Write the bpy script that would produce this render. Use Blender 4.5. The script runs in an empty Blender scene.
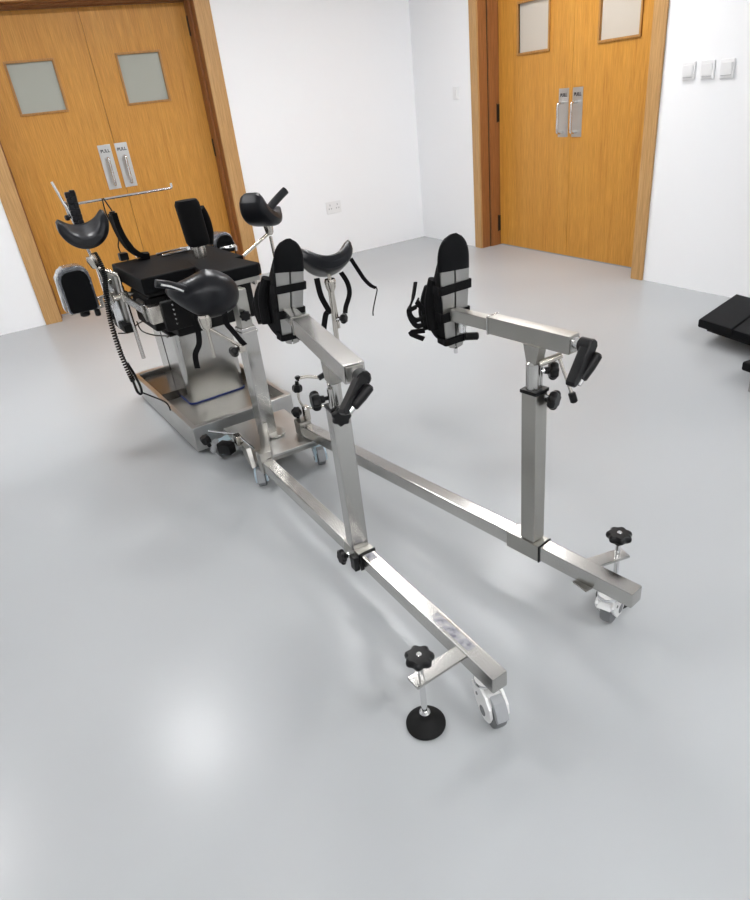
import bpy, bmesh, math, random
from mathutils import Vector, Matrix
from math import sin, cos, pi, radians as Rd, sqrt
random.seed(4)
C = bpy.context.scene.collection
SC = bpy.context.scene

# ---------------------------------------------------------------- camera, world, lights, exposure
cam = bpy.data.cameras.new('camera'); cam_o = bpy.data.objects.new('camera', cam); C.objects.link(cam_o)
cam.sensor_fit = 'HORIZONTAL'; cam.sensor_width = 36.0; cam.lens = 642.364 / 750 * 36.0
cam.clip_start = 0.05; cam.clip_end = 60
yaw, pitch, roll = -1.09943, 0.50431, -0.12167
F = Vector((cos(pitch)*sin(yaw), cos(pitch)*cos(yaw), -sin(pitch)))
R0 = F.cross(Vector((0, 0, 1))).normalized(); U0 = R0.cross(F)
RX = cos(roll)*R0 + sin(roll)*U0; UX = -sin(roll)*R0 + cos(roll)*U0
M = Matrix((RX, UX, -F)).transposed().to_4x4(); M.translation = Vector((5.993, -3.960, 1.4))
cam_o.matrix_world = M
SC.camera = cam_o

SC.view_settings.view_transform = 'Standard'
SC.view_settings.look = 'None'
SC.view_settings.gamma = 1
SC.view_settings.use_curve_mapping = False
SC.view_settings.exposure = 0.0
w = bpy.data.worlds.new('world'); SC.world = w; w.use_nodes = True
w.node_tree.nodes['Background'].inputs[0].default_value = (0.9, 0.95, 1, 1)
w.node_tree.nodes['Background'].inputs[1].default_value = 0.25
PANEL_STRENGTH = 66.0
CEIL = 2.8
PANELS = [(x, y) for x in (2.25, 7.0) for y in (-0.75, -2.3, -3.88, -5.5)]

# ---------------------------------------------------------------- materials
def mat(name, col, rough=0.5, metal=0.0, spec=0.5, coat=0.0):
    m = bpy.data.materials.new(name); m.use_nodes = True
    b = m.node_tree.nodes['Principled BSDF']
    b.inputs['Base Color'].default_value = (*col, 1)
    b.inputs['Roughness'].default_value = rough
    b.inputs['Metallic'].default_value = metal
    b.inputs['Specular IOR Level'].default_value = spec
    b.inputs['Coat Weight'].default_value = coat
    return m
def nd(m, t, **k):
    n = m.node_tree.nodes.new(t)
    for a, v in k.items(): setattr(n, a, v)
    return n
def lk(m, a, b): m.node_tree.links.new(a, b)
def bsdf(m): return m.node_tree.nodes['Principled BSDF']
def coords(m, scale=(1, 1, 1)):
    t = nd(m, 'ShaderNodeTexCoord'); mp = nd(m, 'ShaderNodeMapping'); mp.inputs['Scale'].default_value = scale
    lk(m, t.outputs['Object'], mp.inputs[0]); return mp.outputs[0]
def noise(m, scale, detail=3, vscale=(1, 1, 1), rough=0.5):
    n = nd(m, 'ShaderNodeTexNoise'); n.inputs['Scale'].default_value = scale; n.inputs['Detail'].default_value = detail
    n.inputs['Roughness'].default_value = rough
    lk(m, coords(m, vscale), n.inputs['Vector']); return n.outputs['Fac']
def ramp(m, fac, stops):
    r = nd(m, 'ShaderNodeValToRGB'); r.color_ramp.interpolation = 'EASE'; e = r.color_ramp.elements
    while len(e) < len(stops): e.new(0.5)
    for el, (p, c) in zip(e, stops):
        el.position = p; el.color = (*c, 1) if len(c) == 3 else c
    lk(m, fac, r.inputs[0]); return r.outputs[0]
def maprange(m, fac, a, b, c, d):
    r = nd(m, 'ShaderNodeMapRange'); r.interpolation_type = 'SMOOTHERSTEP'
    for i, v in enumerate((a, b, c, d)): r.inputs[i+1].default_value = v
    lk(m, fac, r.inputs[0]); return r.outputs[0]
def bump(m, fac, strength, dist=0.01):
    b = nd(m, 'ShaderNodeBump'); b.inputs['Strength'].default_value = strength; b.inputs['Distance'].default_value = dist
    lk(m, fac, b.inputs['Height']); lk(m, b.outputs[0], bsdf(m).inputs['Normal'])

def steel(name, col, r0, r1, metal=1.0, vs=(1, 1, 1)):
    m = mat(name, col, 0.3, metal)
    n = noise(m, 3, 1, vs)
    lk(m, maprange(m, n, .1, .9, r0, r1), bsdf(m).inputs['Roughness'])
    n2 = noise(m, 4, 2, (1.5, 1.5, 1.5))
    lk(m, ramp(m, n2, [(.1, tuple(c*.85 for c in col)), (.9, col)]), bsdf(m).inputs['Base Color'])
    return m
STEEL = steel('brushed_steel', (.55, .54, .52), .19, .262)
STEEL_D = steel('worn_steel', (.43, .42, .39), .29, .38)
BASE = steel('satin_base_steel', (.56, .555, .54), .30, .40)
SOLE = steel('brushed_sole_plate', (.38, .375, .36), .30, .42)
PLATE = steel('satin_plate', (.60, .595, .58), .29, .42)
CHROME = mat('chrome', (.72, .72, .72), .12, 1)
NICKEL = steel('nickel_rod', (.68, .64, .58), .2, .262)
VINYL = mat('black_vinyl', (.006, .0065, .009), .34, 0, .3)
bump(VINYL, noise(VINYL, 14, 3), .25, .01)
CUSH = mat('black_cushion', (.005, .0052, .006), .55, 0, .08)
bump(CUSH, noise(CUSH, 260, 2), .08, .002)
FABRIC = mat('black_fabric', (.005, .005, .0055), .85, 0, .15)
bump(FABRIC, noise(FABRIC, 90, 3), .5, .004)
PLASTIC = mat('black_plastic', (.0045, .0045, .005), .38, 0, .28)
RUBBER = mat('black_rubber', (.007, .007, .007), .65, 0, .2)
TRAY_REFL = mat('tray_dark_reflection', (.10, .09, .08), .25, .8)  # dark colour standing for a reflection beside the column
SEAM = mat('dark_gap', (.01, .01, .01), .8)
BLUE = mat('blue_strip', (.02, .035, .16), .4)
WHITEP = mat('white_plastic', (.8, .8, .79), .35)
TYRE = mat('grey_tyre', (.16, .165, .17), .6)
PEDAL = mat('grey_pedal', (.32, .33, .34), .45)
CASTB = mat('pale_blue_plastic', (.55, .68, .76), .3)
FILM = mat('clear_film', (.07, .075, .09), .1, 0, .9, .8)
bump(FILM, noise(FILM, 30, 3), .9, .02)
RIM = mat('grey_shell', (.60, .61, .60), .25)
HINGE = mat('black_hinge', (.012, .010, .009), .4, .3)
INK = mat('black_ink', (.02, .02, .025), .6)
SWITCH = mat('switch_white', (.80, .80, .80), .35)
SWLINE = mat('switch_grey', (.45, .45, .46), .5)
SCUFF = mat('worn_label', (.3, .3, .34), .6)
_n = noise(SCUFF, 55, 4); lk(SCUFF, ramp(SCUFF, _n, [(.3, (.16, .16, .20)), (.5, (.34, .34, .36)), (.7, (.46, .455, .45))]), bsdf(SCUFF).inputs['Base Color'])
SCUFF.node_tree.nodes['Principled BSDF'].inputs['Metallic'].default_value = .4

def wood(name, dark, mid, light):
    m = mat(name, mid, .42, 0, .4)
    n = noise(m, 3.0, 5, (9, 9, .35), .6)
    c = ramp(m, n, [(.2, dark), (.5, mid), (.8, light)])
    n2 = noise(m, 30, 4, (6, 6, .22), .6)
    c2 = ramp(m, n2, [(.3, (.78, .76, .72)), (.7, (1.08, 1.08, 1.08))])
    mx = nd(m, 'ShaderNodeMix', data_type='RGBA', blend_type='MULTIPLY'); mx.inputs[0].default_value = 1
    lk(m, c, mx.inputs[6]); lk(m, c2, mx.inputs[7]); lk(m, mx.outputs[2], bsdf(m).inputs['Base Color'])
    return m
WOOD = wood('honey_oak_veneer', (.45, .19, .026), (.56, .262, .042), (.63, .32, .060))
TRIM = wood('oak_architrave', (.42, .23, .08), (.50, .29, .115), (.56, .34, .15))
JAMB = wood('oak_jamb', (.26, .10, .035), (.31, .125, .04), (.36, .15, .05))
BEAD = wood('window_bead_wood', (.36, .165, .04), (.42, .205, .055), (.48, .25, .075))
GLASS_L = mat('obscured_glass', (.37, .38, .33), .12, 0, .5)
GLASS_R = mat('sand_blasted_glass', (.52, .47, .40), .3, 0, .5)
bump(GLASS_R, noise(GLASS_R, 80, 2), .3, .004)

WALL = mat('white_wall_paint', (.87, .875, .885), .75, 0, .25)
CEILM = mat('white_ceiling', (.85, .85, .85), .85, 0, .2)
FLOOR = mat('grey_epoxy_floor', (.5, .52, .53), .3, 0, .17)
_f = noise(FLOOR, .8, 1)
lk(FLOOR, ramp(FLOOR, _f, [(.1, (.395, .410, .418)), (.9, (.435, .448, .455))]), bsdf(FLOOR).inputs['Base Color'])
lk(FLOOR, maprange(FLOOR, noise(FLOOR, 1.5, 1), .1, .9, .225, .262), bsdf(FLOOR).inputs['Roughness'])
bump(FLOOR, noise(FLOOR, 2.2, 0), .10, .01)
PANEL = bpy.data.materials.new('panel_light'); PANEL.use_nodes = True
_b = bsdf(PANEL); _b.inputs['Emission Color'].default_value = (1, .995, 1.0, 1); _b.inputs['Emission Strength'].default_value = PANEL_STRENGTH
_b.inputs['Base Color'].default_value = (.8, .8, .8, 1)

# ---------------------------------------------------------------- mesh helpers
def frame(d, up=(0, 0, 1)):
    """matrix whose Z runs along d, Y as near to up as possible"""
    z = Vector(d).normalized(); u = Vector(up)
    if abs(z.dot(u.normalized())) > .999: u = Vector((1, 0, 0))
    x = u.cross(z).normalized(); y = z.cross(x)
    return Matrix((x, y, z)).transposed()
class MB:
    def __init__(s): s.bm = bmesh.new()
    def _add(s, verts, faces):
        vs = [s.bm.verts.new(v) for v in verts]
        for f in faces:
            try: s.bm.faces.new([vs[i] for i in f])
            except ValueError: pass
        return vs
    def box(s, c, size, rot=None, bev=.002, seg=2):
        c = Vector(c); rot = rot or Matrix.Identity(3)
        b = bmesh.new(); bmesh.ops.create_cube(b, size=1)
        for v in b.verts: v.co = Vector((v.co.x*size[0], v.co.y*size[1], v.co.z*size[2]))
        if bev: bmesh.ops.bevel(b, geom=list(b.edges), offset=min(bev, min(size)*.45), segments=seg, affect='EDGES', profile=.5)
        for v in b.verts: v.co = rot @ v.co + c
        s.merge(b); return s
    def bx(s, x0, x1, y0, y1, z0, z1, bev=.002, seg=2):
        return s.box(((x0+x1)/2, (y0+y1)/2, (z0+z1)/2), (abs(x1-x0), abs(y1-y0), abs(z1-z0)), None, bev, seg)
    def bar(s, p0, p1, w, h, up=(0, 0, 1), bev=.003):
        p0, p1 = Vector(p0), Vector(p1)
        return s.box((p0+p1)/2, (w, h, (p1-p0).length), frame(p1-p0, up), bev)
    def merge(s, b):
        me = bpy.data.meshes.new('t'); b.to_mesh(me); b.free(); s.bm.from_mesh(me); bpy.data.meshes.remove(me)
    def lathe(s, prof, o, d=(0, 0, 1), n=24):
        o = Vector(o); fr = frame(d); V = []; Fc = []
        for r, z in prof:
            for i in range(n):
                a = 2*pi*i/n; V.append(o + fr @ Vector((r*cos(a), r*sin(a), z)))
        for k in range(len(prof)-1):
            for i in range(n):
                j = (i+1) % n; Fc.append((k*n+i, k*n+j, (k+1)*n+j, (k+1)*n+i))
        Fc.append(tuple(range(n))[::-1]); Fc.append(tuple(range((len(prof)-1)*n, len(prof)*n)))
        s._add(V, Fc); return s
    def cyl(s, p0, p1, r, n=20, bev=.0015):
        p0, p1 = Vector(p0), Vector(p1); L = (p1-p0).length; b = min(bev, r*.4, L*.4)
        return s.lathe([(r-b, 0), (r, b), (r, L-b), (r-b, L)], p0, p1-p0, n)
    def tube(s, pts, r, n=10, smooth=True):
        P = [Vector(p) for p in pts]
        if smooth and len(P) > 2: P = spline(P)
        V = []; Fc = []; up = Vector((0, 0, 1)); prev = None
        for i, p in enumerate(P):
            d = (P[min(i+1, len(P)-1)] - P[max(i-1, 0)]).normalized()
            if prev is None:
                x = d.cross(Vector((0, 0, 1)))
                if x.length < .05: x = d.cross(Vector((1, 0, 0)))
            else: x = prev - d*prev.dot(d)
            x.normalize(); prev = x; y = d.cross(x)
            for k in range(n):
                a = 2*pi*k/n; V.append(p + x*r*cos(a) + y*r*sin(a))
        for i in range(len(P)-1):
            for k in range(n):
                j = (k+1) % n; Fc.append((i*n+k, i*n+j, (i+1)*n+j, (i+1)*n+k))
        Fc.append(tuple(range(n))[::-1]); Fc.append(tuple(range((len(P)-1)*n, len(P)*n)))
        s._add(V, Fc); return s
    def prism(s, poly, o, xa, ya, depth, bev=.0):
        """polygon in (xa, ya) axes at o, thickened by depth along xa x ya (centred)"""
        o, xa, ya = Vector(o), Vector(xa).normalized(), Vector(ya).normalized(); n = xa.cross(ya).normalized()
        b = bmesh.new()
        A = [b.verts.new(o + xa*p[0] + ya*p[1] - n*depth/2) for p in poly]
        B = [b.verts.new(o + xa*p[0] + ya*p[1] + n*depth/2) for p in poly]
        k = len(poly)
        b.faces.new(A[::-1]); b.faces.new(B)
        for i in range(k): b.faces.new((A[i], A[(i+1) % k], B[(i+1) % k], B[i]))
        if bev:
            E = [e for e in b.edges if (e.verts[0] in A) == (e.verts[1] in A)]
            bmesh.ops.bevel(b, geom=E, offset=bev, segments=2, affect='EDGES', profile=.5)
        s.merge(b); return s
    def ribbon(s, pts, wd, width, t=.0025, smooth=True):
        P = [Vector(p) for p in pts]
        if smooth and len(P) > 2: P = spline(P)
        wd = Vector(wd).normalized(); V = []; Fc = []
        for i, p in enumerate(P):
            d = (P[min(i+1, len(P)-1)] - P[max(i-1, 0)]).normalized()
            n = d.cross(wd).normalized(); w2 = n.cross(d).normalized()
            for a, b in ((-1, -1), (1, -1), (1, 1), (-1, 1)): V.append(p + w2*a*width/2 + n*b*t/2)
        for i in range(len(P)-1):
            for k in range(4): j = (k+1) % 4; Fc.append((i*4+k, i*4+j, (i+1)*4+j, (i+1)*4+k))
        L = (len(P)-1)*4; Fc += [(3, 2, 1, 0), (L, L+1, L+2, L+3)]
        s._add(V, Fc); return s
    def loft(s, rings):
        n = len(rings[0]); V = [p for r in rings for p in r]; Fc = []
        for i in range(len(rings)-1):
            for k in range(n): j = (k+1) % n; Fc.append((i*n+k, i*n+j, (i+1)*n+j, (i+1)*n+k))
        Fc.append(tuple(range(n))[::-1]); L = (len(rings)-1)*n; Fc.append(tuple(range(L, L+n)))
        s._add(V, Fc); return s
    def build(s, name, m, parent=None, loc=None, sharp=35):
        bmesh.ops.recalc_face_normals(s.bm, faces=list(s.bm.faces))
        me = bpy.data.meshes.new(name)
        off = Vector(loc) if loc is not None else Vector((0, 0, 0))
        if parent is not None: off = WORLD[parent.name]
        for v in s.bm.verts: v.co -= off
        s.bm.to_mesh(me); s.bm.free()
        for p in me.polygons: p.use_smooth = True
        me.set_sharp_from_angle(angle=Rd(sharp))
        me.materials.append(m)
        o = bpy.data.objects.new(name, me); C.objects.link(o)
        wn = o.modifiers.new('weighted_normals', 'WEIGHTED_NORMAL'); wn.keep_sharp = True; wn.weight = 100
        if parent is not None: o.parent = parent
        else: o.location = off
        WORLD[o.name] = Vector(off)
        return o
WORLD = {}
def spline(P, k=6):
    out = []
    for i in range(len(P)-1):
        a, b, c, d = P[max(i-1, 0)], P[i], P[i+1], P[min(i+2, len(P)-1)]
        for j in range(k):
            t = j/k
            out.append(.5*((2*b) + (c-a)*t + (2*a-5*b+4*c-d)*t*t + (3*b-a-3*c+d)*t**3))
    out.append(P[-1]); return out
def tag(o, label, cat=None, group=None):
    o['label'] = label
    if cat: o['category'] = cat
    if group: o['group'] = group
    return o
def thing(name, label, cat, loc, group=None):
    o = bpy.data.objects.new(name, None); C.objects.link(o); o.location = loc; o.empty_display_size = .05
    WORLD[o.name] = Vector(loc); return tag(o, label, cat, group)
def struct(o): o['kind'] = 'structure'; return o
def copy_tree(o, parent=None):
    c = o.copy(); C.objects.link(c)
    if parent is not None: c.parent = parent
    for ch in [x for x in bpy.data.objects if x.parent == o]: copy_tree(ch, c)
    return c
def rrect(w, h, r, n=5, cx=0, cy=0):
    out = []
    for (sx, sy, a0) in ((1, 1, 0), (-1, 1, 90), (-1, -1, 180), (1, -1, 270)):
        for i in range(n+1):
            a = Rd(a0 + 90*i/n); out.append((cx+sx*(w/2-r)+r*cos(a), cy+sy*(h/2-r)+r*sin(a)))
    return out

# ---------------------------------------------------------------- the room
struct(MB().bx(-.2, 9.2, -8.2, .2, -.1, 0, 0).build('floor', FLOOR))
struct(MB().bx(-.2, 9.2, -8.2, .2, CEIL, CEIL+.1, 0).build('ceiling', CEILM))
D = .20   # wall depth shown by the door reveals
def door_wall(axis, o0, o1, a, b, H):
    m = MB()
    def p(s0, s1, z0, z1):
        if axis == 'y': m.bx(-.24, 0, s0, s1, z0, z1, 0)
        else: m.bx(s0, s1, 0, .24, z0, z1, 0)
    p(a, o0, 0, CEIL); p(o1, b, 0, CEIL); p(o0, o1, H, CEIL)
    return m
L0, L1, LH = -3.715, -2.02, 2.235
B0, B1, BH = 1.0, 2.752, 2.21
struct(door_wall('y', L0, L1, -8.2, .24, LH).build('wall_left', WALL))
struct(door_wall('x', B0, B1, 0, 9.2, BH).build('wall_back', WALL))
struct(MB().bx(9.0, 9.2, -8.0, 0, 0, CEIL, 0).build('wall_right', WALL))
struct(MB().bx(0, 9.0, -8.2, -8.0, 0, CEIL, 0).build('wall_front', WALL))

def build_door(num, T, s0, s1, H, wins, plates, glass, hinge_s, fw):
    """T maps (s along the wall, d depth into the wall, z) to world"""
    root = bpy.data.objects.new('door_%d' % num, None); C.objects.link(root); root.location = T(s0, 0, 0)
    WORLD[root.name] = Vector(T(s0, 0, 0)); struct(root)
    def B(m, a, b, c, d, e, f, bev=.0015):
        p, q = T(a, c, e), T(b, d, f); m.bx(min(p[0], q[0]), max(p[0], q[0]), min(p[1], q[1]), max(p[1], q[1]), e, f, bev); return m
    mid = (s0+s1)/2; lf = []
    for i, (a, b) in enumerate(((s0+.022, mid-.0015), (mid+.0015, s1-.022))):
        w0, w1, z0, z1 = wins[i]; m = MB(); zt = H-.03
        B(m, a, b, D, D+.038, .008, z0); B(m, a, b, D, D+.038, z1, zt); B(m, a, w0, D, D+.038, z0-.002, z1+.002, 0); B(m, w1, b, D, D+.038, z0-.002, z1+.002, 0)
        leaf = m.build('door_leaf', WOOD, root); lf.append(leaf)
        m = MB(); t = .016
        B(m, w0-t, w1+t, D-.012, D+.03, z0-t, z0); B(m, w0-t, w1+t, D-.012, D+.03, z1, z1+t)
        B(m, w0-t, w0, D-.012, D+.03, z0, z1); B(m, w1, w1+t, D-.012, D+.03, z0, z1)
        m.build('window_bead', BEAD, leaf)
        B(MB(), w0, w1, D+.010, D+.016, z0, z1, 0).build('window_pane', glass, leaf)
        p0, p1, pz0, pz1 = plates[i]
        hp = B(MB(), p0, p1, D-.003, D+.001, pz0, pz1, .001).build('handle_plate', PLATE, leaf)
        cxp = (p0+p1)/2; za, zb = pz0+.035, pz1-.10
        m = MB().tube([T(cxp, D-.002, zb), T(cxp, D-.050, zb), T(cxp, D-.064, zb-.014), T(cxp, D-.064, (za+zb)/2), T(cxp, D-.064, za+.014), T(cxp, D-.050, za), T(cxp, D-.002, za)], .0105, 12)
        m.build('pull_handle', CHROME, leaf)
        cu = bpy.data.curves.new('pull_text', 'FONT'); cu.body = 'PULL'; cu.size = .034; cu.align_x = 'CENTER'; cu.extrude = .0008; cu.offset = .0008
        to = bpy.data.objects.new('tmp_text', cu); C.objects.link(to)
        me = bpy.data.meshes.new_from_object(to.evaluated_get(bpy.context.evaluated_depsgraph_get()))
        bpy.data.objects.remove(to)
        rx = (Vector(T(1, 0, 0)) - Vector(T(0, 0, 0))); ry = Vector((0, 0, 1)); rz = rx.cross(ry)
        R = Matrix((rx, ry, rz)).transposed().to_4x4(); o = Vector(T(cxp, D-.0045, pz1-.058)) - WORLD[leaf.name]
        me.transform(Matrix.Translation(o) @ R); me.materials.clear(); me.materials.append(INK)
        tx = bpy.data.objects.new('pull_lettering', me); C.objects.link(tx); tx.parent = leaf
    # astragal groove strip, closer line
    for s, sg in hinge_s:
        for z in (.20, 1.13, 2.04):
            m = MB(); B(m, s-.012, s+.012, D-.022, D+.004, z-.07, z+.07, .003); m.cyl(T(s, D-.024, z-.075), T(s, D-.024, z+.075), .008, 12)
            m.build('hinge', HINGE, root)
    return root
def TL(s, d, z): return (-d, s, z)
def TB(s, d, z): return (s, d, z)
midL = (L0+L1)/2; midB = (B0+B1)/2
build_door(1, TL, L0, L1, LH, [(-3.48, -3.155, 1.545, 1.878), (-2.665, -2.335, 1.54, 1.878)],
           [(-3.008, -2.905, .925, 1.265), (-2.872, -2.77, .925, 1.265)], GLASS_L, [(L0+.012, 1), (L1-.012, -1)], .12)
build_door(2, TB, B0, B1, BH, [(1.275, 1.615, 1.557, 1.89), (2.13, 2.475, 1.555, 1.89)],
           [(1.742, 1.848, .932, 1.275), (1.888, 1.992, .932, 1.275)], GLASS_R, [(B0+.012, 1), (B1-.012, -1)], .095)
def trim(n, T, s0, s1, H, f0, f1):
    m = MB()
    def B(a, b, c, d, e, f, bev=.003):
        p, q = T(a, c, e), T(b, d, f); m.bx(min(p[0], q[0]), max(p[0], q[0]), min(p[1], q[1]), max(p[1], q[1]), e, f, bev)
    B(s0-f0, s0+.004, -.018, .0, 0, H-.004); B(s1-.004, s1+f1, -.018, .0, 0, H-.004); B(s0-f0, s1+f1, -.018, 0, H-.004, H+f0)
    struct(m.build('trim_%d' % n, TRIM))
    m = MB()
    # reveal in two steps with a dark strip in the groove between them
    for (c, d, t) in ((0.0, .085, .006), (.095, D-.004, .018)):
        B(s0, s0+t, c, d, 0, H, .002); B(s1-t, s1, c, d, 0, H, .002); B(s0, s1, c, d, H-t, H, .002)
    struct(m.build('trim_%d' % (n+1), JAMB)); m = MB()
    B(s0+.0005, s0+.003, .083, .097, 0, H-.001, 0); B(s1-.003, s1-.0005, .083, .097, 0, H-.001, 0)
    struct(m.build('trim_%d' % (n+4), SEAM)); m = MB()
    B(s0, s0+.021, D+.001, D+.04, 0, H, .001); B(s1-.021, s1, D+.001, D+.04, 0, H, .001); B(s0, s1, D+.001, D+.04, H-.028, H, .001)
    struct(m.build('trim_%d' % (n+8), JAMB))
trim(1, TL, L0, L1, LH, .125, .125)
trim(3, TB, B0, B1, BH, .095, .095)
# the dark rooms behind the doors are closed off
struct(MB().bx(-.30, -.245, L0-.1, L1+.1, 0, LH+.1, 0).build('wall_corridor_left', SEAM))
struct(MB().bx(B0-.1, B1+.1, .245, .30, 0, BH+.1, 0).build('wall_corridor_back', SEAM))

# ceiling panels
cl0 = None
for i, (x, y) in enumerate(PANELS):
    if cl0 is None:
        cl0 = thing('ceiling_light', 'square recessed ceiling light panel', 'ceiling light', (x, y, CEIL), 'ceiling light panels')
        m = MB(); h = .225
        for a, b, c, d in ((-h, h, -h, -h+.02), (-h, h, h-.02, h), (-h, -h+.02, -h, h), (h-.02, h, -h, h)):
            m.bx(x+a, x+b, y+c, y+d, CEIL-.012, CEIL-.0005, .001)
        m.build('frame', WHITEP, cl0)
        MB().bx(x-.205, x+.205, y-.205, y+.205, CEIL-.008, CEIL-.002, 0).build('diffuser', PANEL, cl0)
    else:
        o = copy_tree(cl0); o.location = (x, y, CEIL)

# wall fittings
def switch(x, z, w, h, label, lines=True, group=None):
    t = thing('light_switch', label, 'light switch', (x, 0, z), group)
    MB().bx(x-w/2, x+w/2, -.010, -.0005, z-h/2, z+h/2, .003).build('cover_plate', SWITCH, t)
    m = MB().box((x, -.012, z+.002), (w*.72, .006, h*.62), Matrix.Rotation(Rd(4), 3, 'X'), .002); m.build('rocker', SWITCH, t)
    MB().bx(x-w*.36, x+w*.36, -.0165, -.009, z-h*.36, z-h*.33, 0).build('grey_line', SWLINE, t)  # thin grey line just below the rocker
    return t
switch(3.037, 1.312, .088, .098, 'square white light switch nearest the wooden door frame on the right wall')
switch(3.165, 1.309, .088, .098, 'square white light switch in the middle of the three beside the right doors')
switch(3.292, 1.306, .088, .098, 'square white light switch farthest from the doors, last of the row of three')
t = thing('light_switch', 'small pale switch plate on white wall just left of the right door frame', 'light switch', (.672, 0, 1.32))
MB().bx(.630, .714, -.008, -.0005, 1.27, 1.37, .003).build('cover_plate', SWITCH, t)
MB().bx(.65, .694, -.013, -.007, 1.285, 1.35, .002).build('rocker', SWITCH, t)
t = thing('wall_socket', 'white double electrical socket low on the left wall between door and corner', 'wall socket', (0, -1.035, .47))
MB().bx(.0005, .010, -1.115, -.955, .415, .525, .003).build('cover_plate', SWITCH, t)
for yy in (-1.075, -.995):
    m = MB().bx(.009, .012, yy-.004, yy+.004, .485, .503, 0).bx(.009, .012, yy-.018, yy-.008, .455, .468, 0).bx(.009, .012, yy+.008, yy+.018, .455, .468, 0)
    m.build('pin_slots', SWLINE, t)

# ---------------------------------------------------------------- hardware pieces
def knob(o, d, r, h, parent, name='star_knob', lobes=7, m=None):
    """star grip knob: lobed disc with rounded rims and a hub, lying along axis d from o"""
    o = Vector(o); fr = frame(d); n = 56; rings = []
    for k, (s, z) in enumerate(((.30, 0), (.80, .08), (.97, .3), (1, .55), (.95, .8), (.80, .97), (.45, 1.0))):
        ring = []
        for i in range(n):
            a = 2*pi*i/n; rr = r*s*(1 + (.085*cos(lobes*a) if s > .4 else 0))
            ring.append(o + fr @ Vector((rr*cos(a), rr*sin(a), h*z)))
        rings.append(ring)
    q = (m or MB()).loft(rings)
    q.lathe([(r*.38, -h*.45), (r*.42, -h*.1), (r*.42, h*.1)], o, d, 16)
    return q.build(name, PLASTIC, parent) if m is None else q
def caster(parent, x, y, ztop, trail, r=.05, body=WHITEP, ty=TYRE):
    """swivel caster, trail = heading from the swivel to the wheel"""
    tr = Vector((trail[0], trail[1], 0)).normalized(); ax = Vector((-tr.y, tr.x, 0)); z = Vector((0, 0, 1))
    c = Vector((x, y, r)) + tr*.032
    f = MB()
    f.lathe([(.024, ztop-.022), (.029, ztop-.018), (.029, ztop-.006), (.022, ztop)], (x, y, 0), z, 24)
    # fork: hood over the wheel and two round cheeks
    poly = [(-.062, .052), (-.05, .068), (-.02, .076), (.012, .07), (.036, .045), (.040, .012), (.03, -.018), (.008, -.032), (-.018, -.026), (-.036, 0), (-.052, .03)]
    for s in (-1, 1):
        f.prism([(a*r/.05, b*r/.05*.82) for a, b in poly], c + ax*s*.0225, tr, z, .009, .003)
    f.prism([(-.062*r/.05, .030), (-.05, ztop-r-.028), (-.004, ztop-r-.022), (.03, .036), (.012, .052), (-.03, .048)], c, tr, z, .042, .003)
    fk = f.build('caster', body, parent)
    MB().lathe([(r*.82, -.0165), (r*.96, -.014), (r, -.007), (r, .007), (r*.96, .014), (r*.82, .0165)], c, ax, 36).build('wheel', ty, fk)
    for s in (-1, 1):
        MB().cyl(c + ax*s*.0255, c + ax*s*.029, r*.28, 20).build('axle_cap', TYRE, fk)
        if r > .04: MB().cyl(c + ax*s*.0255 - tr*.03 + z*.030, c + ax*s*.0285 - tr*.03 + z*.030, .005, 12).build('fork_bolt', TYRE, fk)
    m = MB().lathe([(.0295, ztop-.017), (.0305, ztop-.015), (.0305, ztop-.008), (.0295, ztop-.006)], (x, y, 0), z, 24); m.build('swivel_ring', CHROME, fk)
    b = MB(); p = c + tr*.038 + z*.036
    b.prism([(-.022, .024), (.000, .020), (.014, -.002), (.020, -.024), (.014, -.034), (.006, -.028), (-.004, -.006)], p, tr, z, .032, .003)
    b.build('brake_pedal', PEDAL, fk)
    return fk

# ---------------------------------------------------------------- traction beams (floor beam, upright, arm)
def Lb(x): return -3.325 + (x-3.78)*(.047/1.38)          # centre line of left beam
def Rb(x): return -3.066 + (x-3.62)*(.262/1.52)          # centre line of right beam

def crank(parent, hub, d, lever_to, grip_from, grip_to):
    hub, lever_to, grip_from, grip_to = map(Vector, (hub, lever_to, grip_from, grip_to)); d = Vector(d).normalized()
    m = MB(); m.cyl(hub - d*.006, hub + d*.032, .019, 24, .004)
    L = lever_to - hub; dd = L.normalized(); side = d.cross(dd).normalized(); c = hub + d*.020
    m.prism([(-.018, -.006), (-.010, -.016), (.012, -.016), (L.length+.004, -.010), (L.length+.011, -.004), (L.length+.011, .004), (L.length+.004, .010), (.012, .016), (-.010, .016), (-.018, .006)], c, dd, side, .026, .004)
    k = m.build('crank', PLASTIC, parent)
    MB().cyl(hub - d*.026, hub - d*.004, .015, 20).build('crank_shaft', CHROME, k)
    g = grip_to - grip_from; n = 16
    MB().lathe([(.008, 0), (.0125, .005), (.0135, g.length*.5), (.0115, g.length-.005), (.007, g.length)], grip_from, g, 18).build('crank_grip', PLASTIC, k)
    MB().cyl(grip_to - g.normalized()*.006, grip_to + g.normalized()*.014, .008, 14).cyl(grip_to + g.normalized()*.006, lever_to + d*.02, .005, 10).build('grip_pin', CHROME, k)
    return k

def square_tube(parent, name, p0, p1, w, h, m=STEEL, up=(0, 0, 1), wall=.0025, cap=True):
    """square tube with an inset open end"""
    mm = MB().bar(p0, p1, w, h, up, .004)
    return mm.build(name, m, parent)

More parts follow.
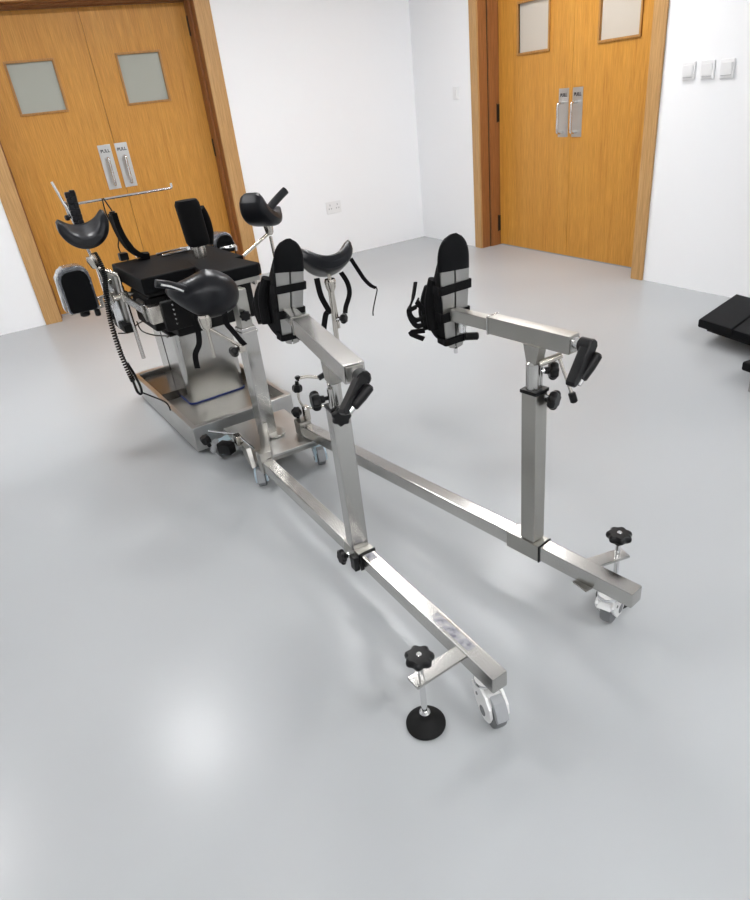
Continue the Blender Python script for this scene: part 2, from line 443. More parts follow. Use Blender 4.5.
def levelling_foot(parent, p, side_dir, beam_pt, zpl, zk, name='levelling_foot'):
    p = Vector(p); b = Vector(beam_pt)
    d = (b-p); d.z = 0; L = d.length; dd = d.normalized(); side = Vector((0, 0, 1)).cross(dd)
    MB().box((p+b)/2*Vector((1, 1, 0)).x if False else Vector(((p.x+b.x)/2, (p.y+b.y)/2, zpl)) - dd*.012, (L+.03, .042, .008), Matrix((dd, side, Vector((0, 0, 1)))).transposed(), .0015).build('foot_bracket', STEEL, parent)
    f = MB().lathe([(.046, 0), (.050, .004), (.050, .010), (.040, .022), (.022, .032), (.013, .036)], (p.x, p.y, 0), (0, 0, 1), 36).build(name, RUBBER, parent)
    MB().cyl((p.x, p.y, .034), (p.x, p.y, zk), .0075, 14).lathe([(.011, .034), (.014, .038), (.014, .048), (.009, .054)], (p.x, p.y, 0), (0, 0, 1), 16).lathe([(.013, zpl-.012), (.014, zpl-.010), (.014, zpl-.004)], (p.x, p.y, 0), (0, 0, 1), 6).build('threaded_rod', CHROME, f)
    k = knob((p.x, p.y, zk), (0, 0, 1), .034, .026, f)
    MB().cyl((p.x, p.y, zk+.024), (p.x, p.y, zk+.028), .007, 12).build('knob_cap', CHROME, f)
    MB().cyl((p.x, p.y, zk-.014), (p.x, p.y, zk), .011, 14).build('knob_boss', STEEL, f)
    return f

# ---- left unit
tl = thing('traction_stand', 'stainless steel traction beam in front with upright, arm and black crank, nearest the camera', 'traction stand', (4.5, -3.29, 0), None)
square_tube(tl, 'floor_beam', (3.80, Lb(3.80), .150), (5.158, Lb(5.158), .150), .046, .05)
MB().bar((4.90, Lb(4.90), .1755), (5.055, Lb(5.055), .1755), .024, .001, bev=0).build('worn_label', SCUFF, tl)
MB().bar((4.565, Lb(4.565), .1755), (4.60, Lb(4.60), .1755), .026, .001, bev=0).build('worn_label', SCUFF, tl)
sl = MB().bar((4.455, Lb(4.455), .149), (4.555, Lb(4.555), .149), .056, .060).build('beam_sleeve', STEEL_D, tl)
MB().bar((4.555, Lb(4.555), .149), (4.560, Lb(4.56), .149), .058, .062, bev=.001).build('sleeve_edge', PLASTIC, sl)
MB().cyl((4.50, -3.328, .150), (4.50, -3.352, .150), .007, 12).build('clamp_screw', CHROME, sl)
MB().box((4.545, -3.338, .147), (.03, .018, .05), None, .003).build('clamp_block', PLASTIC, sl)
knob((4.50, -3.350, .150), (0, -1, .15), .024, .018, tl)
LU = Vector((4.505, -3.302, 0))
MB().bar(LU+Vector((0, 0, .178)), LU+Vector((0, 0, .655)), .054, .054, (1, -.1, 0), .004).build('upright', STEEL, tl)
MB().bar(LU+Vector((0, 0, .650)), LU+Vector((0, 0, .660)), .058, .058, (1, -.1, 0), .001).build('collar', PLASTIC, tl)
MB().cyl(LU+Vector((0, 0, .65)), LU+Vector((0, 0, .735)), .019, 24, .006).cyl(LU+Vector((.012, -.02, .66)), LU+Vector((.012, -.02, .72)), .008, 12).build('inner_tube', STEEL, tl)
# bracket under the arm
AZ = .815
a0, a1, a2 = Vector((4.080, -3.232, AZ)), Vector((4.225, -3.255, AZ)), Vector((4.685, -3.322, AZ))
ad = (a2-a1).normalized(); an = Vector((0, 0, 1)).cross(ad)
MB().prism([(-.038, .06), (.038, .06), (.022, .0), (-.022, 0)], LU+Vector((0, 0, .732)), ad, (0, 0, 1), .036, .002).build('arm_bracket', STEEL_D, tl)
arm = MB().bar(a1, a2, .056, .050).build('arm', STEEL, tl)
MB().bar(a0, a1+ad*.05, .040, .036).build('arm_slide', STEEL, arm)
MB().bar(a1-ad*.002, a1+ad*.003, .060, .054, bev=.001).build('arm_end_collar', STEEL_D, arm)
MB().box(a2+ad*.001, (.044, .038, .004), frame(ad), .001).build('end_plate', STEEL_D, arm)
crank(tl, a2+ad*.022+Vector((0, .004, .0)), ad, (4.735, -3.392, .764), (4.755, -3.320, .804), (4.760, -3.376, .766))
knob(LU+Vector((-.005, -.045, .688)), (-.2, -1, .0), .027, .026, tl)
MB().cyl(LU+Vector((-.003, -.048, .688)), LU+Vector((0, 0, .688)), .006, 12).build('knob_stem', PLASTIC, tl)
knob(LU+Vector((.052, -.018, .655)), (1, -.25, .0), .026, .026, tl)
MB().cyl(LU+Vector((.055, -.018, .655)), LU+Vector((.01, 0, .645)), .008, 12).build('knob_stem', CHROME, tl)
levelling_foot(tl, (5.050, -3.430, 0), 0, (5.040, Lb(5.04)-.005, 0), .168, .222)
caster(tl, 5.105, Lb(5.105), .126, (.97, -.20))

# ---- right unit
tr_ = thing('traction_stand', 'stainless steel traction beam at back right with upright, arm and folded crank', 'traction stand', (4.82, -2.86, 0), None)
rd = (Vector((5.13, Rb(5.13), 0)) - Vector((3.62, Rb(3.62), 0))).normalized(); rn = Vector((0, 0, 1)).cross(rd)
square_tube(tr_, 'floor_beam', (3.60, Rb(3.60), .150), (5.150, Rb(5.15), .150), .05, .05)
sr = MB().bar((4.735, Rb(4.735), .149), (4.852, Rb(4.852), .149), .058, .057).build('beam_sleeve', STEEL_D, tr_)
MB().bar((4.852, Rb(4.852), .149), (4.856, Rb(4.856), .149), .059, .058, bev=.001).build('sleeve_edge', PLASTIC, sr)
RU = Vector((4.808, Rb(4.808)+.002, 0))
MB().bar(RU+Vector((0, 0, .178)), RU+Vector((0, 0, .665)), .050, .050, (1, .17, 0), .004).build('upright', STEEL_D, tr_)
MB().bar(RU+Vector((0, 0, .660)), RU+Vector((0, 0, .670)), .055, .055, (1, .17, 0), .001).build('collar', PLASTIC, tr_)
MB().cyl(RU+Vector((-.002, -.004, .66)), RU+Vector((-.002, -.004, .748)), .019, 24, .006).cyl(RU+Vector((.0, .012, .66)), RU+Vector((0, .012, .73)), .012, 14).build('inner_tube', STEEL, tr_)
AZ = .815
b0, b1, b2 = Vector((4.500, -2.888, AZ)), Vector((4.650, -2.869, AZ)), Vector((4.918, -2.834, AZ))
bd = (b2-b1).normalized()
MB().prism([(-.026, .052), (.026, .052), (.016, .004), (-.016, .004)], RU+Vector((0, 0, .742)), bd, (0, 0, 1), .034, .002).build('arm_bracket', STEEL_D, tr_)
arm = MB().bar(b1, b2, .040, .048).build('arm', STEEL_D, tr_)
MB().bar(b0, b1+bd*.04, .032, .036).build('arm_slide', STEEL_D, arm)
MB().bar(b1-bd*.002, b1+bd*.003, .044, .052, bev=.001).build('arm_end_collar', STEEL, arm)
MB().box(b2+bd*.001, (.032, .036, .004), frame(bd), .001).build('end_plate', STEEL, arm)
crank(tr_, b2+bd*.020+Vector((0, .002, .003)), bd, (4.950, -2.893, .748), (4.975, -2.812, .800), (4.972, -2.862, .745))
# T bolt with a hanging lever under the arm
MB().cyl(RU+Vector((.018, -.002, .745)), RU+Vector((.050, .046, .765)), .009, 20, .002).build('lever_bolt', NICKEL, tr_)
lv = MB().cyl(RU+Vector((.046, .038, .762)), RU+Vector((.078, .060, .655)), .0045, 12).build('locking_lever', NICKEL, tr_)
MB().cyl(RU+Vector((.076, .058, .664)), RU+Vector((.083, .063, .636)), .010, 14, .003).build('lever_tip', PLASTIC, lv)
knob(RU+Vector((.015, .034, .715)), (.6, 1, -.1), .024, .024, tr_)
knob(RU+Vector((.030, .026, .640)), (1, .4, -.1), .026, .024, tr_)
MB().cyl(RU+Vector((.02, .04, .715)), RU+Vector((0, .01, .715)), .007, 12).build('knob_stem', CHROME, tr_)
MB().cyl(RU+Vector((.04, .03, .640)), RU+Vector((.0, .01, .655)), .007, 12).build('knob_stem', CHROME, tr_)
levelling_foot(tr_, (5.012, -2.722, 0), 0, (4.99, Rb(4.99)+.005, 0), .166, .222)
MB().box((5.01, -2.853, .124), (.05, .03, .006), None, .001).build('bracket_tab', STEEL_D, tr_)
caster(tr_, 5.072, Rb(5.072)-.004, .126, (-.35, .93))

# ---------------------------------------------------------------- support trolley under the foot end
tt = thing('support_trolley', 'square stainless support post on a small wheeled steel plate at the foot of the table', 'support trolley', (3.48, -3.19, 0))
PX, PY = 3.466, -3.20
MB().bx(3.27, 3.675, -3.345, -3.035, .106, .118, .002).build('base_plate', PLATE, tt)
MB().bx(3.28, 3.665, -3.335, -3.045, .085, .106, .002).build('plate_rim', STEEL_D, tt)
po = MB().box((PX, PY, .37), (.066, .066, .505), Matrix.Rotation(Rd(8), 3, 'Z'), .005).build('post', STEEL, tt)
MB().box((PX, PY, .60), (.074, .074, .012), Matrix.Rotation(Rd(8), 3, 'Z'), .002).build('post_collar', STEEL, po)
MB().box((PX, PY, .695), (.052, .052, .165), Matrix.Rotation(Rd(8), 3, 'Z'), .004).build('inner_post', STEEL_D, po)
MB().lathe([(.050, .118), (.055, .120), (.055, .126), (.036, .130)], (PX+.02, PY+.02, 0), (0, 0, 1), 28).build('post_flange', STEEL_D, po)
knob((PX+.035, PY+.0, .675), (1, -.35, 0), .022, .02, tt, 'lock_knob', 8)
MB().cyl((PX+.005, PY, .675), (PX+.04, PY, .675), .006, 12).build('knob_stem', CHROME, tt)
# hinge brackets carrying the two beams
MB().bar((3.50, -3.225, .165), (3.80, -3.326, .155), .040, .055).bx(3.755, 3.80, -3.352, -3.30, .12, .21, .003).build('beam_bracket', STEEL_D, tt)
MB().prism([(-.05, -.02), (.10, -.02), (.05, .05), (-.05, .03)], (3.60, -3.345, .125), (1, -.1, 0), (0, 0, 1), .02, .002).build('bracket_gusset', STEEL_D, tt)
MB().bx(3.545, 3.61, -3.095, -3.040, .118, .185, .003).build('beam_bracket', STEEL_D, tt)
for (x, y, tr) in ((3.645, -3.315, (1, -.4)), (3.650, -3.045, (1, -.25)), (3.30, -3.345, (.2, -1)), (3.30, -3.065, (.2, -1))):
    caster(tt, x, y, .086, tr, .035, CASTB, TYRE)

def lock_handle(root, pts, k0, kd, kr=.018, kh=.03):
    MB().tube(pts, .006, 10, False).build('lock_rod', CHROME, root)
    knob(k0, kd, kr, kh, root, 'lock_knob', 6)
lk1 = thing('beam_lock', 'chrome lock handle with black knobs at the start of the front beam', 'lock handle', (3.46, -3.38, .15))
lock_handle(lk1, [(3.36, -3.43, .17), (3.50, -3.345, .18), (3.66, -3.33, .17)], (3.37, -3.45, .12), (0, -.3, 1), .022, .04)
MB().box((3.46, -3.395, .115), (.07, .045, .05), Matrix.Rotation(Rd(35), 3, 'Z'), .006).build('lock_body', PLASTIC, lk1)
MB().box((3.52, -3.35, .165), (.045, .03, .045), None, .004).build('clamp_block', NICKEL, lk1)
lk2 = thing('beam_lock', 'chrome lock handle with black knob at the start of the right rear beam', 'lock handle', (3.62, -3.06, .19))
lock_handle(lk2, [(3.56, -3.04, .21), (3.585, -3.055, .235), (3.62, -3.06, .25)], (3.55, -3.075, .20), (.3, -.2, 1), .022, .035)
MB().bx(3.575, 3.605, -3.06, -3.035, .184, .25, .003).cyl((3.59, -3.03, .232), (3.64, -2.91, .232), .004, 8).build('clamp_block', NICKEL, lk2)

# ---------------------------------------------------------------- operating table
TA = Rd(4.0); Rz = Matrix.Rotation(TA, 3, 'Z')
ot = thing('operating_table', 'stainless steel operating table with black cushions and a square column on a low tray base', 'operating table', (2.73, -3.23, 0))
def tw(u, v, z, o=(3.225, -3.475)):     # table frame: u towards the head end, v across
    p = Rz @ Vector((-u, v, 0)); return Vector((o[0]+p.x, o[1]+p.y, z))
def tbox(m, u0, u1, v0, v1, z0, z1, bev=.003, seg=2):
    return m.box((tw((u0+u1)/2, (v0+v1)/2, 0) + Vector((0, 0, (z0+z1)/2))), (abs(u1-u0), abs(v1-v0), z1-z0), Rz, bev, seg)
UL, VW = .975, .52
m = MB(); tw_ = .012
tbox(m, 0, tw_, 0, VW, .022, .14); tbox(m, UL-tw_, UL, 0, VW, .022, .14); tbox(m, tw_, UL-tw_, 0, tw_, .022, .14); tbox(m, tw_, UL-tw_, VW-tw_, VW, .022, .14)
bs = m.build('base_frame', BASE, ot)
m = MB(); lw = .032
tbox(m, 0, lw, 0, VW, .132, .143, .004); tbox(m, UL-lw, UL, 0, VW, .132, .143, .004); tbox(m, lw-.004, UL-lw+.004, 0, lw*.8, .132, .143, .004); tbox(m, lw-.004, UL-lw+.004, VW-lw*.8, VW, .132, .143, .004)
m.build('base_lip', BASE, bs)
tbox(MB(), .01, UL-.01, .01, VW-.01, .060, .07, .001).build('base_tray', STEEL_D, bs)
tbox(MB(), .60, UL-.04, .035, VW-.035, .0705, .115, .001).build('tray_reflection_cover', TRAY_REFL, bs)  # dark reflection on the tray, put into this cover's colour
for u, v in ((.06, .06), (UL-.06, .06), (.06, VW-.06), (UL-.06, VW-.06)):
    p = tw(u, v, 0); MB().lathe([(.022, 0), (.026, .004), (.022, .012), (.012, .014), (.012, .03)], p, (0, 0, 1), 20).build('foot', STEEL, bs)
# column
CU0, CU1, CV0, CV1 = .438, .835, .140, .455
def rprism(m, u0, u1, v0, v1, r, z0, z1):
    c = tw((u0+u1)/2, (v0+v1)/2, (z0+z1)/2)
    return m.prism(rrect(u1-u0, v1-v0, r, 6), c, Rz @ Vector((1, 0, 0)), Rz @ Vector((0, 1, 0)), z1-z0)
cm = rprism(MB(), CU0, CU1, CV0, CV1, .03, .062, .458).build('column', STEEL, ot)
rprism(MB(), CU0-.003, CU1+.003, CV0-.003, CV1+.003, .033, .069, .079).build('blue_strip', BLUE, cm)['label'] = 'blue strip round the column foot'
p = tw((CU0+CU1)/2+.03, CV0-.0005, .27); MB().box(p, (.003, .003, .38), Rz, 0).build('column_seam', SEAM, cm)
rprism(MB(), CU0+.006, CU1-.006, CV0+.004, CV1-.004, .02, .465, .70).build('column_bellows', RUBBER, ot)
tbox(MB(), .42, .86, .12, .48, .456, .468, .004).build('column_shroud', RUBBER, ot)
# frame and cushions
MFZ = .775
m = MB(); tbox(m, .03, .60, .06, .44, .56, .765, .01); m.build('top_frame', RUBBER, ot)
ms = tbox(MB(), .02, .50, -.035, .425, .772, .840, .007, 3).build('torso_cushion', CUSH, ot)
tbox(MB(), .03, .49, -.02, .41, .758, .777, .002).build('cushion_board', RUBBER, ms)
st = MB().prism([(-.20, -.07), (.145, -.115), (.16, -.10), (.165, .10), (.15, .118), (-.20, .085)], tw(-.045, .285, .818), Rz @ Vector((1, 0, 0)), Rz @ Vector((0, 1, 0)), .052, .010).build('seat_cushion', CUSH, ot)
MB().prism([(-.20, -.06), (.15, -.105), (.15, .105), (-.20, .075)], tw(-.045, .285, .782), Rz @ Vector((1, 0, 0)), Rz @ Vector((0, 1, 0)), .020, .002).build('seat_board', STEEL_D, ot)
for v in (-.058, .462):
    r = tbox(MB(), .03, .55, v-.006, v+.006, .70, .735, .002).build('side_rail', STEEL, ot)
    for u in (.06, .28, .50): tbox(MB(), u-.012, u+.012, min(v, v+(.02 if v < 0 else -.02)), max(v, v+(.02 if v < 0 else -.02)), .705, .73, .001).build('rail_spacer', STEEL, r)
tbox(MB(), -.035, .02, -.05, .005, .660, .735, .006).build('leg_joint', NICKEL, ot)
MB().prism([(-.05, .04), (-.09, .02), (.02, -.05), (.03, .04)], tw(.14, -.03, .69), Rz @ Vector((1, 0, 0)), (0, 0, 1), .012, .002).build('side_plate', STEEL_D, ot)
tbox(MB(), .06, .34, -.02, .06, .60, .75, .01).build('side_gearbox', RUBBER, ot)
tbox(MB(), -.055, -.02, .0, .12, .62, .745, .006).build('joint_cover', RUBBER, ot)
m = MB()
for k in range(5): m.cyl(tw(-.048, .045, .64+k*.020), tw(-.052, .045, .652+k*.020), .006, 10)
m.build('joint_spring', CHROME, ot)
# the crank mechanism at the near head corner
tbox(MB(), .34, .52, -.075, -.045, .58, .82, .01).build('mechanism_plate', STEEL_D, ot)
gr = MB().lathe([(.03, -.012), (.062, -.012), (.068, -.006), (.068, .006), (.062, .012), (.03, .012)], tw(.43, -.09, .71), Rz @ Vector((0, 1, 0)), 40).build('gear_disc', STEEL, ot)
MB().cyl(tw(.43, -.12, .71), tw(.43, -.08, .71), .018, 18).build('gear_hub', CHROME, gr)
tbox(MB(), .30, .50, -.10, -.055, .56, .60, .008).build('lower_bracket', RUBBER, ot)
m = MB(); tbox(m, .36, .38, -.11, -.08, .58, .80, .002); tbox(m, .46, .48, -.11, -.08, .60, .84, .002); m.build('mechanism_bars', CHROME, ot)

# ---------------------------------------------------------------- leg rests
def gutter(center, opening, span, R, a0, a1, L, t, m=None, horn=None, n=28, k=16, flare=0.0, wt=.0, wneg=None):
    """padded gutter: arc of half thickness t about the opening direction, length L, ends and rims rounded"""
    c = Vector(center); o = Vector(opening).normalized(); s = Vector(span); s = (s - o*s.dot(o)).normalized(); ax = o.cross(s)
    ctr = c + o*R
    rings = []
    for i in range(k+1):
        u = -1 + 2*i/k; f = max(0.0, 1-abs(u)**5)**.5
        tt_ = max(t*f, .0008); Ru = R*(1 - .0*u) + flare*u*u
        s0, s1 = (a0, a1)
        e = .90 + .10*f
        hi = horn(u) if horn else 0
        ring = []; N = n
        b0, b1 = Rd(s0*e), Rd((s1+hi)*e)
        outer = [(b0 + (b1-b0)*j/N) for j in range(N+1)]
        for a in outer: ring.append((a, Ru + tt_))
        for q in (1, 2, 3): ring.append((b1 + tt_/Ru*sin(pi*q/4), Ru + tt_*cos(pi*q/4)))
        for a in outer[::-1]: ring.append((a, Ru - tt_))
        for q in (1, 2, 3): ring.append((b0 - tt_/Ru*sin(pi*q/4), Ru - tt_*cos(pi*q/4)))
        am = max(abs(Rd(s0)), abs(Rd(s1))); wv = lambda a: (wt if a > 0 else (wt if wneg is None else wneg)) * min(1.1, abs(a)/am)**(2.2 if (a > 0 or wneg is None) else 1.2)
        rings.append([ctr + (-o*cos(a) + s*sin(a))*(Ru + (r-Ru)*(1 - .35*min(1.2, abs(a)/am)**2)) + ax*u*L/2*(1 - wv(a)) for a, r in ring])
    q = (m or MB()).loft(rings); return q
def strap(parent, pts, wd, width=.022, name='strap', t=.003):
    return MB().ribbon(pts, wd, width, t).build(name, FABRIC, parent)
def clamp(parent, p, name='rail_clamp', size=(.045, .05, .06)):
    return MB().box(p, size, Rz, .006).build(name, NICKEL, parent)

# A: near left, head side
A = thing('leg_rest', 'black curved leg rest raised on a steel rod at the left, open side up', 'leg rest', (2.90, -3.555, .72))
gutter((2.90, -3.628, 1.000), (.32, -.06, .94), (.04, 1, .05), .088, -72, 74, .17, .030, wt=.5).build('gutter_pad', VINYL, A)
MB().lathe([(.020, 0), (.024, .02), (.017, .05), (.012, .055)], (2.89, -3.638, .918), (0, .15, -1), 18).build('swivel_joint', NICKEL, A)
MB().tube([(2.89, -3.636, .875), (2.90, -3.585, .84), (2.905, -3.553, .815), (2.91, -3.553, .77), (2.915, -3.553, .72)], .0075, 12).build('bent_rod', NICKEL, A)
MB().cyl((2.895, -3.63, .89), (2.885, -3.600, .70), .006, 12).build('hanging_rod', NICKEL, A)
MB().cyl((2.915, -3.553, .77), (2.945, -3.553, .435), .009, 14).build('support_rod', STEEL, A)
clamp(A, (2.918, -3.553, .725), size=(.035, .035, .045)); MB().cyl((2.918, -3.60, .725), (2.918, -3.50, .73), .012, 14).build('clamp_bolt', NICKEL, A)

# B: front centre, on the post
Bq = thing('leg_rest', 'black vinyl leg rest in front of the seat cushion, its padded back facing forward', 'leg rest', (3.5, -3.36, .55))
gutter((3.52, -3.345, .790), (-.93, .22, -.05), (.22, 1, -.20), .120, -105, 58, .190, .038, flare=-.045, wt=.55, wneg=.95).build('gutter_pad', VINYL, Bq)
MB().tube([(3.522, -3.515, .878), (3.520, -3.47, .862), (3.510, -3.42, .835), (3.50, -3.38, .80)], .015, 14).build('pad_wing', VINYL, Bq)
MB().tube([(3.538, -3.500, .872), (3.537, -3.462, .855), (3.534, -3.425, .830)], .0038, 8).build('pad_piping', RIM, Bq)
MB().lathe([(.022, 0), (.026, .015), (.02, .05), (.014, .06)], (3.515, -3.368, .722), (0, 0, -1), 18).build('swivel_joint', NICKEL, Bq)
MB().cyl((3.515, -3.368, .68), (3.515, -3.365, .545), .008, 14).build('support_rod', NICKEL, Bq)
MB().cyl((3.515, -3.366, .668), (3.51, -3.25, .560), .007, 12).build('link_rod', NICKEL, Bq)
knob((3.51, -3.270, .548), (.3, -1, -.3), .022, .026, Bq, 'lock_knob', 6)
clamp(Bq, (3.505, -3.245, .548), size=(.03, .03, .035))
strap(Bq, [(3.52, -3.41, .71), (3.52, -3.405, .67), (3.53, -3.415, .62), (3.53, -3.44, .58), (3.53, -3.445, .525)], (.5, .8, 0), .022)
strap(Bq, [(3.52, -3.285, .72), (3.52, -3.288, .67), (3.525, -3.275, .64), (3.53, -3.25, .59), (3.53, -3.235, .565)], (.5, .8, 0), .022)

# C: far side
Cq = thing('leg_rest', 'black leg rest standing high behind the seat cushion against the white wall', 'leg rest', (3.15, -2.93, .74))
gutter((3.20, -2.950, .985), (-.30, .45, .84), (-.50, .80, -.25), .084, -58, 66, .16, .034, wt=.4, wneg=.25).build('gutter_pad', VINYL, Cq)
MB().tube([(3.20, -2.93, .985), (3.20, -2.895, 1.020), (3.195, -2.850, 1.050), (3.19, -2.812, 1.072)], .017, 16).build('pad_wing', VINYL, Cq)
MB().lathe([(.018, 0), (.022, .015), (.017, .05), (.010, .06)], (3.20, -2.925, .965), (0, .05, -1), 18).build('swivel_joint', NICKEL, Cq)
MB().cyl((3.20, -2.922, .90), (3.21, -2.915, .62), .007, 12).build('support_rod', NICKEL, Cq)
MB().cyl((3.20, -2.925, .915), (3.18, -3.055, .838), .007, 12).build('link_rod', NICKEL, Cq)
clamp(Cq, (3.21, -2.945, .70), size=(.035, .05, .045))

# D: right of the front boot
Dq = thing('leg_rest', 'black leg rest with dangling straps just right of the front boot', 'leg rest', (3.66, -2.93, .3))
gutter((3.68, -2.888, .832), (-.38, .12, .92), (.15, 1, .10), .095, -60, 66, .17, .032, wt=.5).build('gutter_pad', VINYL, Dq)
MB().cyl((3.69, -2.893, .82), (3.69, -2.893, .775), .007, 12).lathe([(.020, 0), (.023, .01), (.020, .035), (.012, .05)], (3.69, -2.893, .785), (0, 0, -1), 18).build('swivel_joint', NICKEL, Dq)
MB().cyl((3.69, -2.896, .745), (3.69, -2.90, .40), .010, 14).cyl((3.68, -2.885, .745), (3.685, -2.88, .58), .007, 14).build('support_rod', NICKEL, Dq)
knob((3.70, -2.872, .622), (.7, .6, 0), .020, .024, Dq, 'lock_knob', 6)
MB().cyl((3.70, -2.868, .622), (3.69, -2.90, .622), .006, 10).build('knob_stem', CHROME, Dq)
lkD = MB().tube([(3.69, -2.90, .425), (3.69, -2.95, .420), (3.695, -3.00, .400), (3.70, -3.06, .425), (3.70, -3.105, .430)], .007, 10, False).build('link_rod', NICKEL, Dq)
MB().cyl((3.70, -3.01, .402), (3.70, -2.955, .418), .012, 14).build('lock_grip', PLASTIC, lkD)
knob((3.70, -3.108, .405), (0, -.1, -1), .020, .032, Dq, 'lock_knob', 6)
knob((3.70, -3.100, .425), (0, -.1, 1), .011, .014, Dq, 'lock_knob', 6)
MB().tube([(3.70, -3.107, .395), (3.69, -3.107, .34), (3.66, -3.09, .30), (3.61, -3.06, .25)], .005, 10).build('lower_rod', NICKEL, Dq)
strap(Dq, [(3.73, -2.965, .81), (3.73, -2.958, .74), (3.73, -2.935, .675), (3.72, -2.945, .66), (3.72, -2.965, .60)], (.5, .85, 0), .022)
strap(Dq, [(3.73, -2.86, .81), (3.73, -2.838, .765), (3.73, -2.835, .72), (3.72, -2.853, .67), (3.72, -2.86, .645)], (.5, .85, 0), .019)
strap(Dq, [(3.70, -2.795, .845), (3.71, -2.775, .80), (3.71, -2.75, .755), (3.71, -2.725, .725), (3.71, -2.703, .710)], (.5, .85, 0), .016)
MB().tube([(3.71, -2.703, .711), (3.71, -2.698, .700), (3.71, -2.713, .66), (3.71, -2.727, .62), (3.71, -2.729, .60)], .0025, 6).build('strap_tail', FABRIC, Dq)

# ---------------------------------------------------------------- perineal post, braces
E_ = thing('perineal_post', 'upright black padded post standing on the seat cushion', 'padded post', (3.05, -3.205, .845))
MB().cyl((3.05, -3.21, .838), (3.05, -3.21, .895), .022, 20).box((3.05, -3.21, .87), (.03, .055, .05), Rz, .003).build('post_spigot', NICKEL, E_)
rings = []
for i in range(13):
    f = i/12; z = .898 + .190*f; rx_, ry = .046 - .003*f, .050 + .002*f
    e = 1 if 0 < i < 12 else .86
    rings.append([Vector((3.05 + rx_*e*(abs(cos(a))**.75)*(1 if cos(a) > 0 else -1), -3.215 - .0 + .012*(1-f) + ry*e*(abs(sin(a))**.75)*(1 if sin(a) > 0 else -1), z)) for a in [2*pi*k/32 for k in range(32)]])
MB().loft(rings).build('post_pad', FABRIC, E_)
MB().tube([(3.03, -3.155, 1.045), (3.02, -3.138, 1.00), (3.02, -3.135, .94), (3.03, -3.150, .89)], .018, 12).build('back_pad', FABRIC, E_)

Fq = thing('lateral_brace', 'thin curved black brace pad rising from the back edge of the torso cushion', 'brace pad', (2.75, -3.42, .842))
pts = [(2.78, -3.375, .853), (2.775, -3.415, .862), (2.765, -3.45, .90), (2.76, -3.468, .95), (2.755, -3.477, 1.00), (2.75, -3.478, 1.055)]
MB().ribbon(pts, (1, .1, 0), .07, .024).build('curved_pad', FABRIC, Fq)
MB().tube([(2.75, -3.478, 1.045), (2.75, -3.478, 1.063)], .013, 12, False).build('pad_tip', PLASTIC, Fq)
MB().box((2.71, -3.478, .858), (.04, .040, .034), Rz, .004).build('mount_block', PLASTIC, Fq)
MB().box((2.72, -3.41, .85), (.03, .03, .016), Rz, .004).build('mount_bolt', CHROME, Fq)

Gq = thing('shoulder_brace', 'slim quilted black pad strapped to the slanting steel rod at far left', 'brace pad', (2.7, -3.62, 1.01))
m = MB(); p0, p1 = Vector((2.70, -3.618, 1.165)), Vector((2.70, -3.620, 1.005)); 
for i in range(6):
    f = (i+.5)/6; c = Vector((2.70, -3.618, 0)) + Vector((0, -.004+.0*f, 1.168-.150*f))
    for s in (-1, 1): m.box(c + Vector((0, s*.0105, s*.003)), (.030, .0225, .0262), Matrix.Rotation(Rd(-4), 3, 'X'), .004, 2)
m.build('quilted_pad', VINYL, Gq)
MB().box((2.685, -3.618, 1.09), (.012, .040, .15), Matrix.Rotation(Rd(-2), 3, 'X'), .005).build('pad_board', PLASTIC, Gq)

Hq = thing('screen_frame', 'thin chrome anaesthetic screen bar crossing in front of the left doors', 'screen frame', (2.7, -3.62, .72))
MB().cyl((2.70, -3.678, 1.215), (2.705, -3.655, 1.11), .006, 12).cyl((2.705, -3.655, 1.12), (2.71, -3.585, .72), .007, 12).cyl((2.69, -3.652, 1.13), (2.70, -3.625, .98), .005, 10).build('slanting_rod', CHROME, Hq)
MB().tube([(2.69, -3.635, 1.112), (2.70, -3.182, 1.1135), (2.70, -3.177, 1.118), (2.70, -3.177, 1.135)], .0055, 12, False).build('cross_bar', CHROME, Hq)
knob((2.715, -3.655, 1.065), (.3, -1, 0), .012, .018, Hq, 'lock_knob', 6)
MB().box((2.70, -3.648, 1.09), (.016, .02, .04), None, .003).build('clamp', NICKEL, Hq)
for j, (nm, pts, lb) in enumerate((
    ('power_cable', [(2.70, -3.495, 1.118), (2.705, -3.497, 1.05), (2.70, -3.475, .95), (2.69, -3.485, .90), (2.68, -3.475, .855), (2.67, -3.45, .82)], 'thin black cable hanging straight down from the chrome screen bar'),
    ('power_cable', [(2.70, -3.490, 1.118), (2.705, -3.460, 1.03), (2.69, -3.44, .94), (2.68, -3.42, .89), (2.66, -3.41, .853)], 'thin black cable slanting from the screen bar down beside the curved brace'))):
    tag(MB().tube(pts, .0032, 8).build(nm, PLASTIC, loc=pts[0]), lb, 'cable')

# U shaped steel fitting lying on the cushion
u_ = MB()
u_.bar((2.80, -3.345, .853), (2.79, -3.225, .853), .016, .012, bev=.003).bar((2.865, -3.335, .853), (2.85, -3.205, .853), .016, .012, bev=.003).bar((2.795, -3.222, .853), (2.862, -3.208, .860), .022, .022, bev=.004)
tag(u_.build('steel_bracket', CHROME, loc=(2.83, -3.27, .845)), 'small u-shaped bright steel bracket lying on the torso cushion', 'bracket')

